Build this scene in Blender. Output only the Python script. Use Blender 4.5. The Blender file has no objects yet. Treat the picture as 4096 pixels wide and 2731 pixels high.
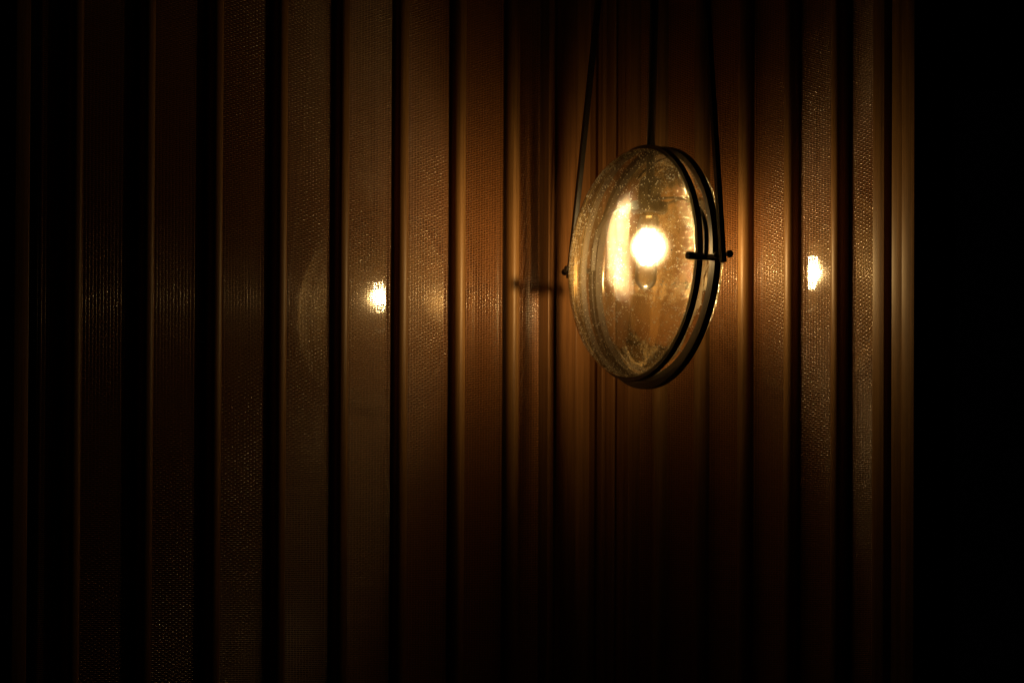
import bpy, bmesh, math, random
from mathutils import Vector, Matrix, noise
random.seed(7)
S = bpy.context.scene
COL = S.collection

# ------------------------------------------------------------------ camera, world, exposure
cam_d = bpy.data.cameras.new('camera')
cam = bpy.data.objects.new('camera', cam_d); COL.objects.link(cam)
S.camera = cam
cam_d.sensor_width = 36.0
cam_d.lens = 36.0 * 8290 / 4096
cam_d.shift_y = 0.2275
cam_d.clip_start = 0.05; cam_d.clip_end = 100
cam.location = (0, 0, 1.5)
cam.rotation_euler = (Matrix.Rotation(math.radians(90.8), 3, 'X') @ Matrix.Rotation(0.0047, 3, 'Z')).to_euler()
w = bpy.data.worlds.new("World"); S.world = w; w.use_nodes = True
w.node_tree.nodes['Background'].inputs[0].default_value = (0.6, 0.55, 0.6, 1)
w.node_tree.nodes['Background'].inputs[1].default_value = 0.0002
S.view_settings.view_transform = 'Standard'
S.view_settings.look = 'None'
S.view_settings.exposure = 0.0
S.view_settings.gamma = 1.0
S.render.engine = 'CYCLES'
S.cycles.max_bounces = 12
S.cycles.transparent_max_bounces = 24
S.cycles.use_denoising = True
S.cycles.denoising_input_passes = 'RGB_ALBEDO_NORMAL'
S.cycles.denoising_prefilter = 'ACCURATE'
S.cycles.caustics_reflective = False
S.cycles.caustics_refractive = False
S.cycles.use_adaptive_sampling = False
S.cycles.sample_clamp_indirect = 0.6
S.cycles.blur_glossy = 0.3

LIGHT_COL = (1.0, 0.64, 0.25)
LAMP_W = 31.0

# ------------------------------------------------------------------ geometry of the place
nL = Vector((-0.64, 0.7684, 0)); uL = Vector((0.7684, 0.64, 0))     # left wall: outward normal, direction to the corner
nR = Vector((0.7684, 0.64, 0)); uR = Vector((0.64, -0.7684, 0))     # right wall: outward normal, direction away from corner
DL, DR = 2.918, 2.611                                              # glass planes
ZT = 3.0
ZUP = Vector((0, 0, 1))

def frame(d, n, u):
    """wall frame: local x along the wall, local y out of the room, z up, origin on the glass plane"""
    m = Matrix.Identity(4)
    for i, a in enumerate((u, n, ZUP)):
        for r in range(3): m[r][i] = a[r]
    o = n * d
    for r in range(3): m[r][3] = o[r]
    return m
ML = frame(DL, nL, uL)
MR = frame(DR, nR, uR)

# ------------------------------------------------------------------ materials
def new_mat(name):
    m = bpy.data.materials.new(name); m.use_nodes = True
    nt = m.node_tree
    for n in list(nt.nodes): nt.nodes.remove(n)
    out = nt.nodes.new('ShaderNodeOutputMaterial')
    return m, nt, out
def N(nt, t, **kw):
    n = nt.nodes.new(t)
    for k, v in kw.items():
        if k in n.inputs: n.inputs[k].default_value = v
        else: setattr(n, k, v)
    return n

def wood(name, dark, light, rough=0.42, bump=0.25):
    m, nt, out = new_mat(name)
    L = nt.links.new
    tc = N(nt, 'ShaderNodeTexCoord'); info = N(nt, 'ShaderNodeObjectInfo')
    off = N(nt, 'ShaderNodeVectorMath', operation='MULTIPLY_ADD')
    comb = N(nt, 'ShaderNodeCombineXYZ')
    L(info.outputs['Random'], comb.inputs[0]); L(info.outputs['Random'], comb.inputs[2])
    L(comb.outputs[0], off.inputs[0]); off.inputs[1].default_value = (13, 0, 7); L(tc.outputs['Object'], off.inputs[2])
    mp = N(nt, 'ShaderNodeMapping'); mp.inputs['Scale'].default_value = (160, 160, 3.0)
    L(off.outputs[0], mp.inputs[0])
    n1 = N(nt, 'ShaderNodeTexNoise', Scale=1.0, Detail=6.0, Roughness=0.65); L(mp.outputs[0], n1.inputs[0])
    mp2 = N(nt, 'ShaderNodeMapping'); mp2.inputs['Scale'].default_value = (900, 900, 14)
    L(off.outputs[0], mp2.inputs[0])
    n2 = N(nt, 'ShaderNodeTexNoise', Scale=1.0, Detail=3.0, Roughness=0.6); L(mp2.outputs[0], n2.inputs[0])
    mp3 = N(nt, 'ShaderNodeMapping'); mp3.inputs['Scale'].default_value = (9, 9, 1.1)
    L(off.outputs[0], mp3.inputs[0])
    n3 = N(nt, 'ShaderNodeTexNoise', Scale=1.0, Detail=2.0); L(mp3.outputs[0], n3.inputs[0])
    a = N(nt, 'ShaderNodeMath', operation='MULTIPLY_ADD'); L(n1.outputs[0], a.inputs[0]); a.inputs[1].default_value = 0.55
    b = N(nt, 'ShaderNodeMath', operation='MULTIPLY'); L(n2.outputs[0], b.inputs[0]); b.inputs[1].default_value = 0.30
    L(b.outputs[0], a.inputs[2])
    c = N(nt, 'ShaderNodeMath', operation='MULTIPLY_ADD'); L(n3.outputs[0], c.inputs[0]); c.inputs[1].default_value = 0.35; L(a.outputs[0], c.inputs[2])
    cr = N(nt, 'ShaderNodeValToRGB'); L(c.outputs[0], cr.inputs[0])
    cr.color_ramp.elements[0].position = 0.40; cr.color_ramp.elements[0].color = (*dark, 1)
    cr.color_ramp.elements[1].position = 0.78; cr.color_ramp.elements[1].color = (*light, 1)
    bs = N(nt, 'ShaderNodeBsdfPrincipled', Roughness=rough)
    bs.inputs['IOR'].default_value = 1.42
    L(cr.outputs[0], bs.inputs['Base Color'])
    bp = N(nt, 'ShaderNodeBump', Strength=bump, Distance=0.0006); L(a.outputs[0], bp.inputs['Height']); L(bp.outputs[0], bs.inputs['Normal'])
    L(bs.outputs[0], out.inputs[0])
    return m
M_wood = wood('oak_slat', (0.10, 0.050, 0.017), (0.37, 0.205, 0.075))
M_board = wood('corner_board', (0.10, 0.042, 0.014), (0.34, 0.165, 0.060), rough=0.34, bump=0.3)

def simple(name, col, rough=0.5, metal=0.0, spec=0.5):
    m, nt, out = new_mat(name)
    bs = N(nt, 'ShaderNodeBsdfPrincipled', Roughness=rough, Metallic=metal)
    bs.inputs['Specular IOR Level'].default_value = spec
    tc = N(nt, 'ShaderNodeTexCoord')
    n = N(nt, 'ShaderNodeTexNoise', Scale=60.0, Detail=4.0); nt.links.new(tc.outputs['Object'], n.inputs[0])
    mx = N(nt, 'ShaderNodeMix', data_type='RGBA')
    nt.links.new(n.outputs[0], mx.inputs[0])
    mx.inputs[6].default_value = (*[c * 0.75 for c in col], 1); mx.inputs[7].default_value = (*[c * 1.25 for c in col], 1)
    nt.links.new(mx.outputs[2], bs.inputs['Base Color'])
    nt.links.new(bs.outputs[0], out.inputs[0])
    return m
M_black = simple('black_powder_coat', (0.012, 0.011, 0.010), 0.38)
M_hoop = simple('darkened_metal_hoop', (0.014, 0.011, 0.009), 0.36)
M_plaster = simple('dark_plaster', (0.02, 0.018, 0.017), 0.9)
M_back = simple('brown_backing', (0.10, 0.048, 0.018), 0.8, spec=0.1)
M_socket = simple('black_socket', (0.03, 0.027, 0.024), 0.3)
M_brass = simple('brass_cap', (0.6, 0.42, 0.2), 0.25, 1.0)

# bronze wire
m, nt, out = new_mat('bronze_wire')
bs = N(nt, 'ShaderNodeBsdfPrincipled', Roughness=0.32, Metallic=0.10)
bs.inputs['Coat Weight'].default_value = 1.0; bs.inputs['Coat Roughness'].default_value = 0.12; bs.inputs['Coat IOR'].default_value = 1.6
bs.inputs['IOR'].default_value = 1.9
tc = N(nt, 'ShaderNodeTexCoord')
n = N(nt, 'ShaderNodeTexNoise', Scale=420.0, Detail=2.0); nt.links.new(tc.outputs['Object'], n.inputs[0])
cr = N(nt, 'ShaderNodeValToRGB'); nt.links.new(n.outputs[0], cr.inputs[0])
cr.color_ramp.elements[0].position = .3; cr.color_ramp.elements[0].color = (0.26, 0.095, 0.026, 1)
cr.color_ramp.elements[1].position = .75; cr.color_ramp.elements[1].color = (0.56, 0.24, 0.070, 1)
nt.links.new(cr.outputs[0], bs.inputs['Base Color'])
nt.links.new(bs.outputs[0], out.inputs[0])
M_wire = m

# thin clear pane (one sheet)
def thin_glass(name, ior, tint, gloss_col=(1, 1, 1), rough=0.0, bump=None, haze=0.0, haze_rough=0.4, haze_ior=1.3, film=0.0, film_col=(1, .8, .5), boost=1.0, aniso=0.0, haze_bump=None, halo=0.0, glare=0.0, glare_rough=0.1):
    m, nt, out = new_mat(name); L = nt.links.new
    tr = N(nt, 'ShaderNodeBsdfTransparent'); tr.inputs[0].default_value = (*tint, 1)
    gl = N(nt, 'ShaderNodeBsdfGlossy', Roughness=rough); gl.inputs[0].default_value = (*gloss_col, 1)
    fr = N(nt, 'ShaderNodeFresnel', IOR=ior)
    fm = N(nt, 'ShaderNodeMath', operation='MULTIPLY', use_clamp=True); fm.inputs[1].default_value = boost
    L(fr.outputs[0], fm.inputs[0])
    base = tr
    if aniso:
        gl.inputs['Anisotropy'].default_value = aniso
        tv = N(nt, 'ShaderNodeCombineXYZ'); tv.inputs[2].default_value = 1.0
        L(tv.outputs[0], gl.inputs['Tangent'])
    nrm = None
    if bump:
        tc = N(nt, 'ShaderNodeTexCoord')
        mp = N(nt, 'ShaderNodeMapping'); mp.inputs['Scale'].default_value = bump[0]; L(tc.outputs['Object'], mp.inputs[0])
        nz = N(nt, 'ShaderNodeTexNoise', Scale=1.0, Detail=3.0, Roughness=0.55); L(mp.outputs[0], nz.inputs[0])
        bp = N(nt, 'ShaderNodeBump', Strength=bump[1], Distance=bump[2]); L(nz.outputs[0], bp.inputs['Height'])
        nrm = bp.outputs[0]
        L(nrm, gl.inputs['Normal'])
    if haze > 0:
        rf = N(nt, 'ShaderNodeBsdfRefraction', Roughness=haze_rough, IOR=haze_ior)
        if haze_bump:
            tb = N(nt, 'ShaderNodeTexCoord')
            mb = N(nt, 'ShaderNodeMapping'); mb.inputs['Scale'].default_value = haze_bump[0]; L(tb.outputs['Object'], mb.inputs[0])
            nb = N(nt, 'ShaderNodeTexNoise', Scale=1.0, Detail=1.0, Roughness=0.6); L(mb.outputs[0], nb.inputs[0])
            bb = N(nt, 'ShaderNodeBump', Strength=haze_bump[1], Distance=haze_bump[2]); L(nb.outputs[0], bb.inputs['Height'])
            L(bb.outputs[0], rf.inputs['Normal'])
        mh = N(nt, 'ShaderNodeMixShader'); mh.inputs[0].default_value = haze
        L(base.outputs[0], mh.inputs[1]); L(rf.outputs[0], mh.inputs[2]); base = mh
    if halo > 0:      # scatter lobe turned to the viewer, imitates bloom round the bulb
        rh = N(nt, 'ShaderNodeBsdfRefraction', Roughness=0.58, IOR=1.3)
        ge = N(nt, 'ShaderNodeNewGeometry'); L(ge.outputs['Incoming'], rh.inputs['Normal'])
        m2_ = N(nt, 'ShaderNodeMixShader'); m2_.inputs[0].default_value = halo
        L(base.outputs[0], m2_.inputs[1]); L(rh.outputs[0], m2_.inputs[2]); base = m2_
    if film > 0:
        tl = N(nt, 'ShaderNodeBsdfTranslucent'); tl.inputs[0].default_value = (*film_col, 1)
        df = N(nt, 'ShaderNodeBsdfDiffuse'); df.inputs[0].default_value = (*film_col, 1)
        ad = N(nt, 'ShaderNodeMixShader'); ad.inputs[0].default_value = .35
        L(tl.outputs[0], ad.inputs[1]); L(df.outputs[0], ad.inputs[2])
        # uneven tinted film, imitates the golden haze of lit glass
        tc2 = N(nt, 'ShaderNodeTexCoord'); n2 = N(nt, 'ShaderNodeTexNoise', Scale=22.0, Detail=7.0, Roughness=0.68, Distortion=1.2)
        L(tc2.outputs['Object'], n2.inputs[0])
        mr = N(nt, 'ShaderNodeMapRange'); L(n2.outputs[0], mr.inputs[0])
        mr.inputs[1].default_value = .3; mr.inputs[2].default_value = .7; mr.inputs[3].default_value = film * .25; mr.inputs[4].default_value = film * 1.8
        mf = N(nt, 'ShaderNodeMixShader'); L(mr.outputs[0], mf.inputs[0])
        L(base.outputs[0], mf.inputs[1]); L(ad.outputs[0], mf.inputs[2]); base = mf
    if glare > 0:     # rougher lobe added to spread the bulb's reflection into glare
        g2 = N(nt, 'ShaderNodeBsdfGlossy', Roughness=glare_rough); g2.inputs[0].default_value = (*gloss_col, 1)
        mg = N(nt, 'ShaderNodeMixShader'); mg.inputs[0].default_value = glare
        L(gl.outputs[0], mg.inputs[1]); L(g2.outputs[0], mg.inputs[2]); gl = mg
    mx = N(nt, 'ShaderNodeMixShader'); L(fm.outputs[0], mx.inputs[0]); L(base.outputs[0], mx.inputs[1]); L(gl.outputs[0], mx.inputs[2])
    L(mx.outputs[0], out.inputs[0])
    return m
M_pane = thin_glass('window_pane', 1.5, (0.95, 0.95, 0.95), boost=12.0, glare=0.30, glare_rough=0.075)
M_bowl = thin_glass('seeded_glass', 1.5, (0.97, 0.94, 0.88), gloss_col=(1, .86, .62), rough=0.05, bump=((60, 60, 60), 0.06, 0.003), haze=0.075, haze_rough=0.075, haze_ior=1.9, haze_bump=((150, 1100, 150), 1.0, 0.0021), halo=0.15, film=0.038, film_col=(1, .76, .36), boost=1.2)
M_bulbglass = thin_glass('bulb_glass', 1.5, (1, .98, .94), haze=0.5, haze_rough=.6, haze_ior=1.2, film=0.01)

def emit(name, col, s):
    m, nt, out = new_mat(name)
    e = N(nt, 'ShaderNodeEmission', Strength=s); e.inputs[0].default_value = (*col, 1)
    nt.links.new(e.outputs[0], out.inputs[0]); return m
M_fil = emit('glowing_filament', (1.0, 0.70, 0.32), 110)

m, nt, out = new_mat('glass_rim')
bs = N(nt, 'ShaderNodeBsdfPrincipled', Roughness=0.12); bs.inputs['Base Color'].default_value = (.5, .42, .28, 1)
bs.inputs['Transmission Weight'].default_value = 0.35
tl = N(nt, 'ShaderNodeBsdfTranslucent'); tl.inputs[0].default_value = (.6, .5, .3, 1)
mx = N(nt, 'ShaderNodeMixShader'); mx.inputs[0].default_value = .3
nt.links.new(bs.outputs[0], mx.inputs[1]); nt.links.new(tl.outputs[0], mx.inputs[2]); nt.links.new(mx.outputs[0], out.inputs[0])
M_rim = m
m, nt, out = new_mat('air_bubble')
gl = N(nt, 'ShaderNodeBsdfGlossy', Roughness=0.45); gl.inputs[0].default_value = (1, 1, 1, 1)
tl = N(nt, 'ShaderNodeBsdfTranslucent'); tl.inputs[0].default_value = (.9, .95, 1, 1)
mx = N(nt, 'ShaderNodeMixShader'); mx.inputs[0].default_value = .75
nt.links.new(gl.outputs[0], mx.inputs[1]); nt.links.new(tl.outputs[0], mx.inputs[2]); nt.links.new(mx.outputs[0], out.inputs[0])
M_bubble = m

# ------------------------------------------------------------------ helpers
def link(name, me, mat, parent=None, M=None, smooth=False):
    if mat and not me.materials: me.materials.append(mat)
    if smooth:
        for p in me.polygons: p.use_smooth = True
    o = bpy.data.objects.new(name, me); COL.objects.link(o)
    if parent: o.parent = parent
    if M is not None: o.matrix_local = M
    return o
def bm_mesh(name, bm):
    bmesh.ops.recalc_face_normals(bm, faces=bm.faces)
    me = bpy.data.meshes.new(name); bm.to_mesh(me); bm.free(); return me
def thing(name, label, cat, M=None, kind=None):
    o = bpy.data.objects.new(name, None); COL.objects.link(o); o.empty_display_size = 0.1
    if M is not None: o.matrix_world = M
    if label: o['label'] = label
    if cat: o['category'] = cat
    if kind: o['kind'] = kind
    return o
def prism(profile, z0, z1, name, bevel=0.0):
    """vertical prism of a closed xy profile"""
    bm = bmesh.new()
    lo = [bm.verts.new((x, y, z0)) for x, y in profile]; hi = [bm.verts.new((x, y, z1)) for x, y in profile]
    n = len(profile)
    for i in range(n): bm.faces.new((lo[i], lo[(i + 1) % n], hi[(i + 1) % n], hi[i]))
    bm.faces.new(lo[::-1]); bm.faces.new(hi)
    return bm_mesh(name, bm)
def rrect(x0, x1, y0, y1, r, seg=3):
    pts = []
    for cx, cy, a0 in ((x1 - r, y1 - r, 0), (x0 + r, y1 - r, 90), (x0 + r, y0 + r, 180), (x1 - r, y0 + r, 270)):
        for k in range(seg + 1):
            a = math.radians(a0 + 90 * k / seg); pts.append((cx + r * math.cos(a), cy + r * math.sin(a)))
    return pts
def box_mesh(name, x0, x1, y0, y1, z0, z1):
    return prism([(x0, y0), (x1, y0), (x1, y1), (x0, y1)], z0, z1, name)
def smooth_angle(me, deg=40):
    for p in me.polygons: p.use_smooth = True
    try: me.set_sharp_from_angle(angle=math.radians(deg))
    except Exception: pass

def tube(bm, pts, r, seg=10, caps=True, closed=False):
    """tube along a list of points (parallel transport)"""
    n = len(pts); rings = []
    t0 = (pts[1] - pts[0]).normalized()
    up = Vector((0, 0, 1)) if abs(t0.z) < .9 else Vector((1, 0, 0))
    a = t0.cross(up).normalized()
    for i in range(n):
        if closed: t = (pts[(i + 1) % n] - pts[i - 1]).normalized()
        else: t = (pts[min(i + 1, n - 1)] - pts[max(i - 1, 0)]).normalized()
        a = (a - t * a.dot(t)).normalized(); b = t.cross(a)
        rr = r[i] if isinstance(r, (list, tuple)) else r
        rings.append([bm.verts.new(pts[i] + (a * math.cos(2 * math.pi * k / seg) + b * math.sin(2 * math.pi * k / seg)) * rr) for k in range(seg)])
    m_ = n if closed else n - 1
    for i in range(m_):
        A, B = rings[i], rings[(i + 1) % n]
        for k in range(seg): bm.faces.new((A[k], A[(k + 1) % seg], B[(k + 1) % seg], B[k]))
    if caps and not closed: bm.faces.new(rings[0][::-1]); bm.faces.new(rings[-1])
def strip(bm, pts, wide, thick_dirs, w, t):
    """flat bar along pts; 'wide' is the constant width axis, thick_dirs[i] the thickness direction"""
    rings = []
    for p, d in zip(pts, thick_dirs):
        rings.append([bm.verts.new(p + wide * sx * w / 2 + d * sy * t / 2) for sx, sy in ((-1, -1), (1, -1), (1, 1), (-1, 1))])
    for A, B in zip(rings[:-1], rings[1:]):
        for k in range(4): bm.faces.new((A[k], A[(k + 1) % 4], B[(k + 1) % 4], B[k]))
    bm.faces.new(rings[0][::-1]); bm.faces.new(rings[-1])
def lathe(bm, prof, seg=48, axis='Z', close=True):
    """prof: list of (r, h); revolve around axis"""
    rings = []
    for r, h in prof:
        ring = []
        if r < 1e-6:
            ring = [bm.verts.new((0, 0, h))]
        else:
            for k in range(seg):
                a = 2 * math.pi * k / seg; ring.append(bm.verts.new((r * math.cos(a), r * math.sin(a), h)))
        rings.append(ring)
    for A, B in zip(rings[:-1], rings[1:]):
        for k in range(seg):
            k2 = (k + 1) % seg
            if len(A) == 1 and len(B) == 1: continue
            if len(A) == 1: bm.faces.new((A[0], B[k2], B[k]))
            elif len(B) == 1: bm.faces.new((A[k], A[k2], B[0]))
            else: bm.faces.new((A[k], A[k2], B[k2], B[k]))

# ------------------------------------------------------------------ woven wire
COLP, ROWP = 0.0062, 0.0032
def weave(name, cols):
    W = cols * COLP; rows = int((ZT - 0.02) / ROWP)
    V = []; F = []
    rh, rv, amp = 0.00062, 0.00050, 0.00052
    def add(pts, r, sides, axis):
        base = len(V)
        for (x, y, z) in pts:
            for k in range(sides):
                a = 2 * math.pi * k / sides
                if axis == 0: V.append((x, y + r * math.cos(a), z + r * math.sin(a)))
                else: V.append((x + r * math.sin(a), y + r * math.cos(a), z))
        for i in range(len(pts) - 1):
            b = base + i * sides
            for k in range(sides):
                k2 = (k + 1) % sides
                F.append((b + k, b + k2, b + sides + k2, b + sides + k))
    rng = random.Random(len(name))
    for j in range(rows):
        z = 0.01 + (j + .5) * ROWP
        s = 1 if j % 2 else -1
        wob = (rng.random() - .5) * 0.00022
        pts = []
        for i in range(cols * 2 + 1):
            x = -W / 2 + i * COLP / 2
            # passes in front of / behind the upright wires (uprights sit at half pitches)
            ph = math.sin(math.pi * (x + W / 2) / COLP)
            pts.append((x, s * amp * ph + (rng.random() - .5) * .00010, z + wob + (rng.random() - .5) * 0.00012))
        add(pts, rh, 5, 0)
    for i in range(cols):
        x = -W / 2 + (i + .5) * COLP
        wob = (rng.random() - .5) * 0.0003
        pts = []
        s0 = 1 if i % 2 else -1
        for j in range(rows + 1):
            z = 0.01 + j * ROWP
            pts.append((x + wob + (rng.random() - .5) * .00012, s0 * (1 if j % 2 else -1) * 0.00055, z))
        add(pts, rv, 5, 2)
    me = bpy.data.meshes.new(name); me.from_pydata(V, [], F)
    me.polygons.foreach_set('use_smooth', [True] * len(F)); me.update()
    me.materials.append(M_wire)
    return me
W_wide = weave('wire_mesh_wide', 15)
W_mid = weave('wire_mesh_mid', 12)
W_small = weave('wire_mesh_narrow', 9)
W_tiny = weave('wire_mesh_slim', 7)

# ------------------------------------------------------------------ slats and screens
SR = 0.0125
MESH_Y = -0.007
def slat_profile():
    # half-round moulding standing just in front of the mesh
    pts = []
    for k in range(25):
        a = math.pi * k / 24; c, s_ = math.cos(a), math.sin(a)
        pts.append((SR * math.copysign(abs(c) ** .85, c), MESH_Y - 0.0012 - 0.0165 * abs(s_) ** .85))
    pts.append((-SR, -0.0010)); pts.append((SR, -0.0010))
    return pts
slat_me = prism(slat_profile(), 0, ZT, 'slat'); slat_me.materials.append(M_wood); smooth_angle(slat_me, 50)

def add_slat(parent, x):
    o = link('slat', slat_me, None, parent, Matrix.Translation((x, 0, 0)) @ Matrix.Rotation(random.uniform(-.0005, .0005), 4, 'Y') @ Matrix.Rotation(random.uniform(-.03, .03), 4, 'Z'))
    return o
def add_board(parent, x0, x1, y0, y1, mat=M_board, name='board', r=0.0018):
    cx = (x0 + x1) / 2
    me = prism(rrect(x0 - cx, x1 - cx, y0, y1, r), 0, ZT, name); me.materials.append(mat); smooth_angle(me, 50)
    return link(name, me, None, parent, Matrix.Translation((cx, 0, 0)))
def add_mesh(parent, x, me):
    o = link('wire_mesh', me, None, parent, Matrix.Translation((x, MESH_Y, 0))); o['kind'] = 'stuff'
    return o
def add_pane(parent, x0, x1):
    bm = bmesh.new()
    vs = [bm.verts.new(p) for p in ((x0, 0, 0), (x1, 0, 0), (x1, 0, ZT), (x0, 0, ZT))]; bm.faces.new(vs)
    return link('glass_pane', bm_mesh('glass_pane', bm), M_pane, parent, Matrix.Identity(4))

left = thing('slatted_screen', 'long wooden slat screen with bronze wire mesh and glass, left of the corner', 'screen', ML)
right = thing('slatted_screen', 'shorter slatted wire mesh screen right of the corner, close behind the lamp', 'screen', MR)

PL = 0.1267
xs = [2.1655 + (i - 5) * PL for i in range(8)]
for x in xs: add_slat(left, x)
for a, b in zip(xs[:-1], xs[1:]):
    add_mesh(left, (a + b) / 2 - 0.003, W_wide); add_pane(left, a - 0.0008, b + 0.0008 - 0.0016)
add_mesh(left, xs[-1] + 0.0120 + 0.0279, W_small); add_pane(left, xs[-1], 2.52)
add_mesh(left, xs[0] - 0.0120 - 0.0217, W_tiny); add_pane(left, 1.43, xs[0] - 0.0012)
add_board(left, 1.424, 1.4495, -0.026, 0.02, M_wood, 'stile')
# corner boards, left side
add_board(left, 2.492, 2.5070, -0.0270, 0.02)
add_board(left, 2.5115, 2.5605, -0.0275, 0.02)
add_board(left, 2.5645, 2.6000, -0.0225, 0.012)
add_board(left, 2.5060, 2.5125, -0.0100, 0.015)
add_board(left, 2.5595, 2.5655, -0.0100, 0.015)

PR = 0.1068
xr = [-2.7075 + j * PR for j in range(5)]
for x in xr: add_slat(right, x)
for a, b in zip(xr[:-1], xr[1:]):
    add_mesh(right, (a + b) / 2, W_mid); add_pane(right, a, b - 0.0012)
add_mesh(right, xr[0] - 0.0125 - 0.0217, W_tiny); add_pane(right, -2.80, xr[0] - 0.0012)
add_mesh(right, -2.2280, W_small); add_pane(right, xr[-1], -2.18)
# corner boards, right side
add_board(right, -2.9000, -2.8640, -0.0120, 0.012)
add_board(right, -2.8630, -2.8480, -0.0230, 0.020)
add_board(right, -2.8475, -2.8240, -0.0160, 0.020)
add_board(right, -2.8200, -2.8080, -0.0150, 0.020)
add_board(right, -2.8250, -2.8190, -0.0060, 0.015)
add_board(right, -2.8075, -2.7880, -0.0240, 0.020)
add_board(right, -2.7865, -2.7720, -0.0260, 0.020)
add_board(right, -2.1975, -2.1720, -0.0260, 0.020, M_wood, 'stile')

# end post standing past the gap
post = thing('end_post', 'flat oak post with a shallow step, standing alone past the right end of the screen', 'post', MR @ Matrix.Translation((-2.13, 0, 0)))
def post_part(nm, x0, x1, y0, y1):
    me = prism(rrect(x0, x1, y0, y1, 0.0012), 0, ZT, nm); me.materials.append(M_wood); smooth_angle(me, 50)
    link(nm, me, None, post, Matrix.Identity(4))
post_part('post_face', -0.028, -0.0050, -0.0255, 0.02)
post_part('post_face', -0.0046, 0.0215, -0.0290, 0.02)

# dark boards behind the glass, ceiling and floor
for nm, M, a, b in (('left_backing_wall', ML, -1.0, 2.70), ('right_backing_wall', MR, -2.98, -2.10)):
    me = box_mesh(nm, a, b, 0.035, 0.06, 0, ZT); o = link(nm, me, M_back, None, M); o['kind'] = 'structure'
for nm, z0, z1 in (('ceiling', ZT, ZT + 0.1), ('floor', -0.1, 0.0)):
    me = box_mesh(nm, -4, 4, -3, 6, z0, z1); o = link(nm, me, M_plaster); o['kind'] = 'structure'

# ------------------------------------------------------------------ pendant lamp
R = 0.197
C = Vector((0.2245, 3.49, 2.0725))
a_ = math.radians(63.0)
H = Vector((math.cos(a_), -math.sin(a_), 0))          # along the pivot axis, to the right end (nearer the camera)
NF = Vector((-math.sin(a_), -math.cos(a_), 0))        # disc normal, towards the viewer's left
roll = math.radians(5.0)
Hr = (H * math.cos(roll) - ZUP * math.sin(roll)).normalized()
Zr = (ZUP * math.cos(roll) + H * math.sin(roll)).normalized()
MLamp = Matrix.Identity(4)
for i, a in enumerate((Hr, NF * -1, Zr)):              # local x = pivot axis, y = backwards, z = up
    for r in range(3): MLamp[r][i] = a[r]
for r in range(3): MLamp[r][3] = C[r]
lamp = thing('pendant_lamp', 'round seeded-glass pendant lamp in black metal hoops, lit and hanging before the corner', 'lamp', MLamp)
I4 = Matrix.Identity(4)
MY = Matrix.Rotation(math.radians(90), 4, 'X')         # lathe axis z -> local -y (front)

def hoop(name, yc, rin, rout, wid, mat=M_hoop, a0=0, a1=360, seg=120):
    """flat hoop in the xz plane, centred at y=yc"""
    bm = bmesh.new(); full = (a1 - a0) >= 360
    n = seg if full else seg + 1
    rings = []
    for k in range(n):
        a = math.radians(a0 + (a1 - a0) * k / seg); c, s = math.cos(a), math.sin(a)
        be = 0.0006
        rings.append([bm.verts.new((r * c, y, r * s)) for r, y in (
            (rin + be, yc - wid / 2), (rout - be, yc - wid / 2), (rout, yc - wid / 2 + be), (rout, yc + wid / 2 - be),
            (rout - be, yc + wid / 2), (rin + be, yc + wid / 2), (rin, yc + wid / 2 - be), (rin, yc - wid / 2 + be))])
    m_ = n if full else n - 1
    for i in range(m_):
        A, B = rings[i], rings[(i + 1) % n]
        for k in range(8): bm.faces.new((A[k], A[(k + 1) % 8], B[(k + 1) % 8], B[k]))
    if not full: bm.faces.new(rings[0]); bm.faces.new(rings[-1][::-1])
    me = bm_mesh(name, bm); smooth_angle(me, 30)
    return link(name, me, mat, lamp, I4)
YF, YB = -0.085 * R, 0.066 * R
hoop('front_hoop', YF, R * .955, R * 1.0, R * .055)
hoop('rear_hoop', YB, R * .950, R * 1.0, R * .065)
hoop('cradle_hoop', YB - .015 * R, R * 1.003, R * 1.06, R * .06, a0=180, a1=360)

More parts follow.
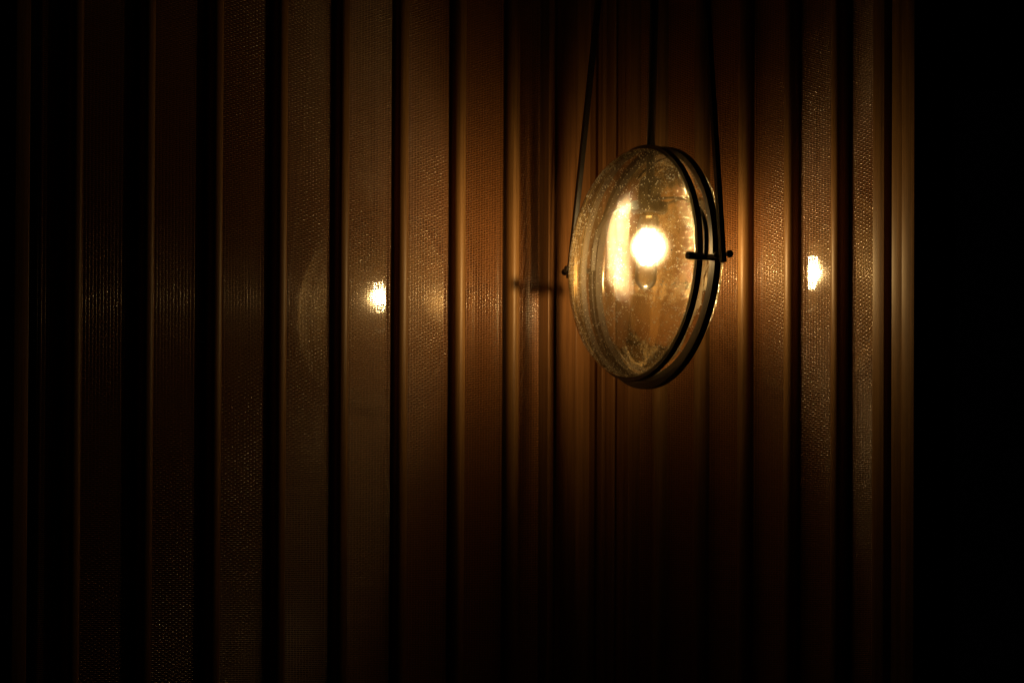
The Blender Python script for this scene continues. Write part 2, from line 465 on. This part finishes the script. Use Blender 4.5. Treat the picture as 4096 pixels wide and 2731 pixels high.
# glass bowls
def bowl_prof(h, r0, n=40):
    return [(r0 * math.cos(math.pi / 2 * k / n), h * math.sin(math.pi / 2 * k / n)) for k in range(n + 1)]
def bowl_pt(th, ph, r0, h): return Vector((r0 * math.cos(ph) * math.cos(th), r0 * math.cos(ph) * math.sin(th), h * math.sin(ph)))
RB, HB = R * .972, R * .375
for side, y0 in ((1, YF - .03 * R), (-1, YB + .03 * R)):
    HB = R * (.375 if side == 1 else .29)
    bm = bmesh.new(); lathe(bm, bowl_prof(HB, RB), 128)
    # hand-made wobble
    for v in bm.verts:
        d = noise.noise(v.co * 14 + Vector((side * 5, 0, 0))) * 0.0014 + noise.noise(v.co * 40) * 0.0004
        f = min(1, v.co.z / (0.25 * HB)); v.co += v.co.normalized() * d * f
    me = bm_mesh('glass_bowl', bm)
    for p in me.polygons: p.use_smooth = True
    Mb = Matrix.Translation((0, y0, 0)) @ (MY if side == 1 else Matrix.Rotation(math.radians(-90), 4, 'X'))
    b = link('glass_bowl', me, M_bowl, lamp, Mb)
    b['label'] = 'front bubbled glass bowl' if side == 1 else 'rear bubbled glass bowl'
    # thick lip of the bowl
    bm = bmesh.new()
    pts = [Vector((RB * .992 * math.cos(2 * math.pi * k / 128), RB * .992 * math.sin(2 * math.pi * k / 128), -0.0015)) for k in range(128)]
    tube(bm, pts, 0.0016, 8, closed=True)
    me = bm_mesh('glass_rim', bm); link('glass_rim', me, M_rim, b, I4, True)
    # air bubbles in the glass
    bm = bmesh.new()
    for k in range(2600 if side == 1 else 1500):
        th = random.uniform(0, 2 * math.pi); ph = math.asin(min(1, random.random() ** 0.95)) 
        p = bowl_pt(th, ph, RB, HB)
        if noise.noise(p * 16) < -0.18: continue
        rr = 0.00062 + 0.00080 * random.random() ** 3
        r = bmesh.ops.create_icosphere(bm, subdivisions=1, radius=rr, matrix=Matrix.Translation(p * 0.992))
    me = bm_mesh('air_bubbles', bm); o = link('air_bubbles', me, M_bubble, b, I4, True); o['kind'] = 'stuff'

# socket strap: rounded arch from pivot to pivot over the socket
bm = bmesh.new(); pts = []; dirs = []
n = 64
for k in range(n + 1):
    a = math.pi * k / n; c, s = math.cos(a), math.sin(a); e = 0.62
    pts.append(Vector((0.945 * R * math.copysign(abs(c) ** e, c), 0, 0.545 * R * abs(s) ** e)))
for k in range(n + 1):
    t = (pts[min(k + 1, n)] - pts[max(k - 1, 0)]).normalized(); dirs.append(Vector((t.z, 0, -t.x)))
strip(bm, pts, Vector((0, 1, 0)), dirs, 0.0080, 0.0030)
me = bm_mesh('socket_strap', bm); smooth_angle(me, 30); link('socket_strap', me, M_black, lamp, I4)

# clamp bars across both hoops, with knurled screw, pivot pin with two ball nuts
PY = -0.05 * R
for sx in (1, -1):
    bm = bmesh.new()
    x = 1.035 * R
    pr = rrect(-0.0030, 0.0030, -0.0058, 0.0058, 0.0015)
    ys = [-0.17 * R, -0.08 * R, 0.0, 0.08 * R, 0.13 * R]
    hs = [1.0, .92, .8, .95, 1.0]
    rings = []
    for y, hh in zip(ys, hs): rings.append([bm.verts.new((px, y, pz * hh)) for px, pz in pr])
    for A, B in zip(rings[:-1], rings[1:]):
        for k in range(len(pr)): bm.faces.new((A[k], A[(k + 1) % len(pr)], B[(k + 1) % len(pr)], B[k]))
    bm.faces.new(rings[0][::-1]); bm.faces.new(rings[-1])
    me = bm_mesh('clamp_bar', bm); smooth_angle(me, 40)
    bar = link('clamp_bar', me, M_black, lamp, Matrix.Translation((sx * x, 0, 0)))
    bm = bmesh.new()
    prof = [(0, 0), (.0045, 0), (.0050, .0008)]
    for k in range(7): prof += [(.0062, .0012 + k * .0016), (.0054, .0020 + k * .0016)]
    prof += [(.0058, .0130), (0, .0135)]
    lathe(bm, prof, 20)
    me = bm_mesh('thumb_screw', bm); smooth_angle(me, 30)
    link('thumb_screw', me, M_black, bar, Matrix.Translation((0, -0.165 * R, 0.0)) @ MY)
    bm = bmesh.new()
    tube(bm, [Vector((sx * 1.03 * R, PY, 0.001)), Vector((sx * 1.38 * R, PY, 0.001))], 0.0030, 12)
    pin = link('pivot_pin', bm_mesh('pivot_pin', bm), M_black, lamp, I4, True)
    for rr in (1.20, 1.385):
        bm = bmesh.new(); bmesh.ops.create_uvsphere(bm, u_segments=20, v_segments=12, radius=0.0060)
        link('ball_nut', bm_mesh('ball_nut', bm), M_black, pin, Matrix.Translation((sx * rr * R, PY, 0.001)), True)
    # yoke arm from pivot up to the ceiling canopy
    bm = bmesh.new()
    p0 = Vector((sx * 1.292 * R, PY, -0.011)); top = 3.0 - C.z - 0.03
    p1 = Vector((sx * (1.292 - 0.385 * top / 0.445) * R - 0.042 * top, PY, top))
    d = (p1 - p0).normalized()
    strip(bm, [p0, p0 + d * .02, p1], Vector((0, 1, 0)), [Vector((d.z, 0, -d.x))] * 3, 0.0085, 0.0085)
    link('yoke_arm', bm_mesh('yoke_arm', bm), M_black, lamp, I4)

# stem, socket and flange
topz = 3.0 - C.z - 0.03
bm = bmesh.new(); tube(bm, [Vector((0, 0, 0.56 * R)), Vector((-0.042 * topz, 0, topz))], 0.0072, 20)
link('stem', bm_mesh('stem', bm), M_black, lamp, I4, True)
bm = bmesh.new()
lathe(bm, [(0, .74 * R), (.013, .74 * R), (.017, .72 * R), (.019, .66 * R), (.019, .54 * R), (.030, .53 * R), (.0315, .515 * R), (.0315, .455 * R), (.029, .44 * R), (.019, .435 * R), (.019, .445 * R), (0, .445 * R)], 40)
me = bm_mesh('socket', bm); smooth_angle(me, 35); link('socket', me, M_socket, lamp, I4)
bm = bmesh.new(); lathe(bm, [(0, topz - .0), (.09, topz), (.095, topz + .006), (.095, topz + .045), (0, topz + .045)], 48)
me = bm_mesh('ceiling_canopy', bm); smooth_angle(me, 35); link('ceiling_canopy', me, M_black, lamp, I4)

# bulb: clear tubular glass with a squirrel-cage filament
bulb = thing('light_bulb', None, None, None)
bulb.parent = lamp; bulb.matrix_local = I4
zb, zt = -0.215 * R, 0.445 * R
rb = 0.0185
prof = [(0.0145, zt), (0.0150, zt - .006), (rb, zt - .020)]
for k in range(13):
    a = math.pi / 2 * k / 12; prof.append((rb * math.cos(a), zb + .021 - .021 * math.sin(a)))
prof[-1] = (0, zb)
bm = bmesh.new(); lathe(bm, prof, 48)
link('bulb_glass', bm_mesh('bulb_glass', bm), M_bulbglass, bulb, I4, True)
bm = bmesh.new(); lathe(bm, [(.0148, zt + .002), (.0152, zt - .008), (.0150, zt - .0085), (.0144, zt)], 32)
link('bulb_cap', bm_mesh('bulb_cap', bm), M_brass, bulb, I4, True)
bm = bmesh.new()
zf = 0.150 * R
pts = []
K = 9
for k in range(K):
    a = 2 * math.pi * (k + .5) / K
    r0, r1 = .0080, .0115
    top_, bot = zf + 0.029, zf - 0.029
    seq = [(r0, top_), (r1, (top_ + bot) / 2), (r0 * .9, bot)] if k % 2 == 0 else [(r0 * .9, bot), (r1, (top_ + bot) / 2), (r0, top_)]
    for r, z in seq: pts.append(Vector((r * math.cos(a), r * math.sin(a), z)))
tube(bm, pts, 0.0008, 6)
link('filament', bm_mesh('filament', bm), M_fil, bulb, I4, True)
bm = bmesh.new()
lathe(bm, [(0, zt - .01), (.005, zt - .01), (.0030, zt - .03), (.0016, zf), (.0016, zb + .028), (.0022, zb + .022), (0, zb + .021)], 16)
link('glass_stem', bm_mesh('glass_stem', bm), M_bulbglass, bulb, I4, True)

ld = bpy.data.lights.new('bulb_light', 'POINT'); ld.energy = LAMP_W; ld.color = LIGHT_COL; ld.shadow_soft_size = 0.014
lo = bpy.data.objects.new('bulb_light', ld); COL.objects.link(lo)
bw = Vector((0.85, 0.53, 0))
LOBE = (bw.dot(Hr), bw.dot(-NF), bw.dot(Zr))      # light dimmed to far left and right, shaped for steeper falloff
ld.use_nodes = True
nt = ld.node_tree; em = nt.nodes['Emission']
tc = nt.nodes.new('ShaderNodeTexCoord'); sp = nt.nodes.new('ShaderNodeSeparateXYZ'); nt.links.new(tc.outputs['Normal'], sp.inputs[0])
m1 = nt.nodes.new('ShaderNodeMath'); m1.operation = 'MULTIPLY'; nt.links.new(sp.outputs[2], m1.inputs[0]); nt.links.new(sp.outputs[2], m1.inputs[1])
mk = nt.nodes.new('ShaderNodeMapRange'); nt.links.new(sp.outputs[2], mk.inputs[0])      # the socket takes the light going up
mk.inputs[1].default_value = -0.2; mk.inputs[2].default_value = 0.2; mk.inputs[3].default_value = 0.78; mk.inputs[4].default_value = 1.0
mq = nt.nodes.new('ShaderNodeMath'); mq.operation = 'MULTIPLY'; nt.links.new(m1.outputs[0], mq.inputs[0]); nt.links.new(mk.outputs[0], mq.inputs[1])
m2 = nt.nodes.new('ShaderNodeMath'); m2.operation = 'SUBTRACT'; m2.inputs[0].default_value = 1.0; m2.use_clamp = True; nt.links.new(mq.outputs[0], m2.inputs[1])
m3 = nt.nodes.new('ShaderNodeMath'); m3.operation = 'POWER'; m3.inputs[1].default_value = 3.6; nt.links.new(m2.outputs[0], m3.inputs[0])
dt = nt.nodes.new('ShaderNodeVectorMath'); dt.operation = 'DOT_PRODUCT'; nt.links.new(tc.outputs['Normal'], dt.inputs[0])
dt.inputs[1].default_value = LOBE
mr = nt.nodes.new('ShaderNodeMapRange'); nt.links.new(dt.outputs['Value'], mr.inputs[0])
mr.inputs[1].default_value = -1.0; mr.inputs[2].default_value = -0.45; mr.inputs[3].default_value = 0.05; mr.inputs[4].default_value = 1.0
m4 = nt.nodes.new('ShaderNodeMath'); m4.operation = 'MULTIPLY'; nt.links.new(m3.outputs[0], m4.inputs[0]); nt.links.new(mr.outputs[0], m4.inputs[1])
mr2 = nt.nodes.new('ShaderNodeMapRange'); nt.links.new(dt.outputs['Value'], mr2.inputs[0])
mr2.inputs[1].default_value = 0.1; mr2.inputs[2].default_value = 0.65; mr2.inputs[3].default_value = 1.0; mr2.inputs[4].default_value = 0.48
m5 = nt.nodes.new('ShaderNodeMath'); m5.operation = 'MULTIPLY'; nt.links.new(m4.outputs[0], m5.inputs[0]); nt.links.new(mr2.outputs[0], m5.inputs[1]); m4 = m5
nt.links.new(m4.outputs[0], em.inputs['Strength'])      # upright filaments shine sideways; overstated to darken top and bottom
lo.parent = bulb; lo.matrix_local = Matrix.Translation((0, 0, zf))
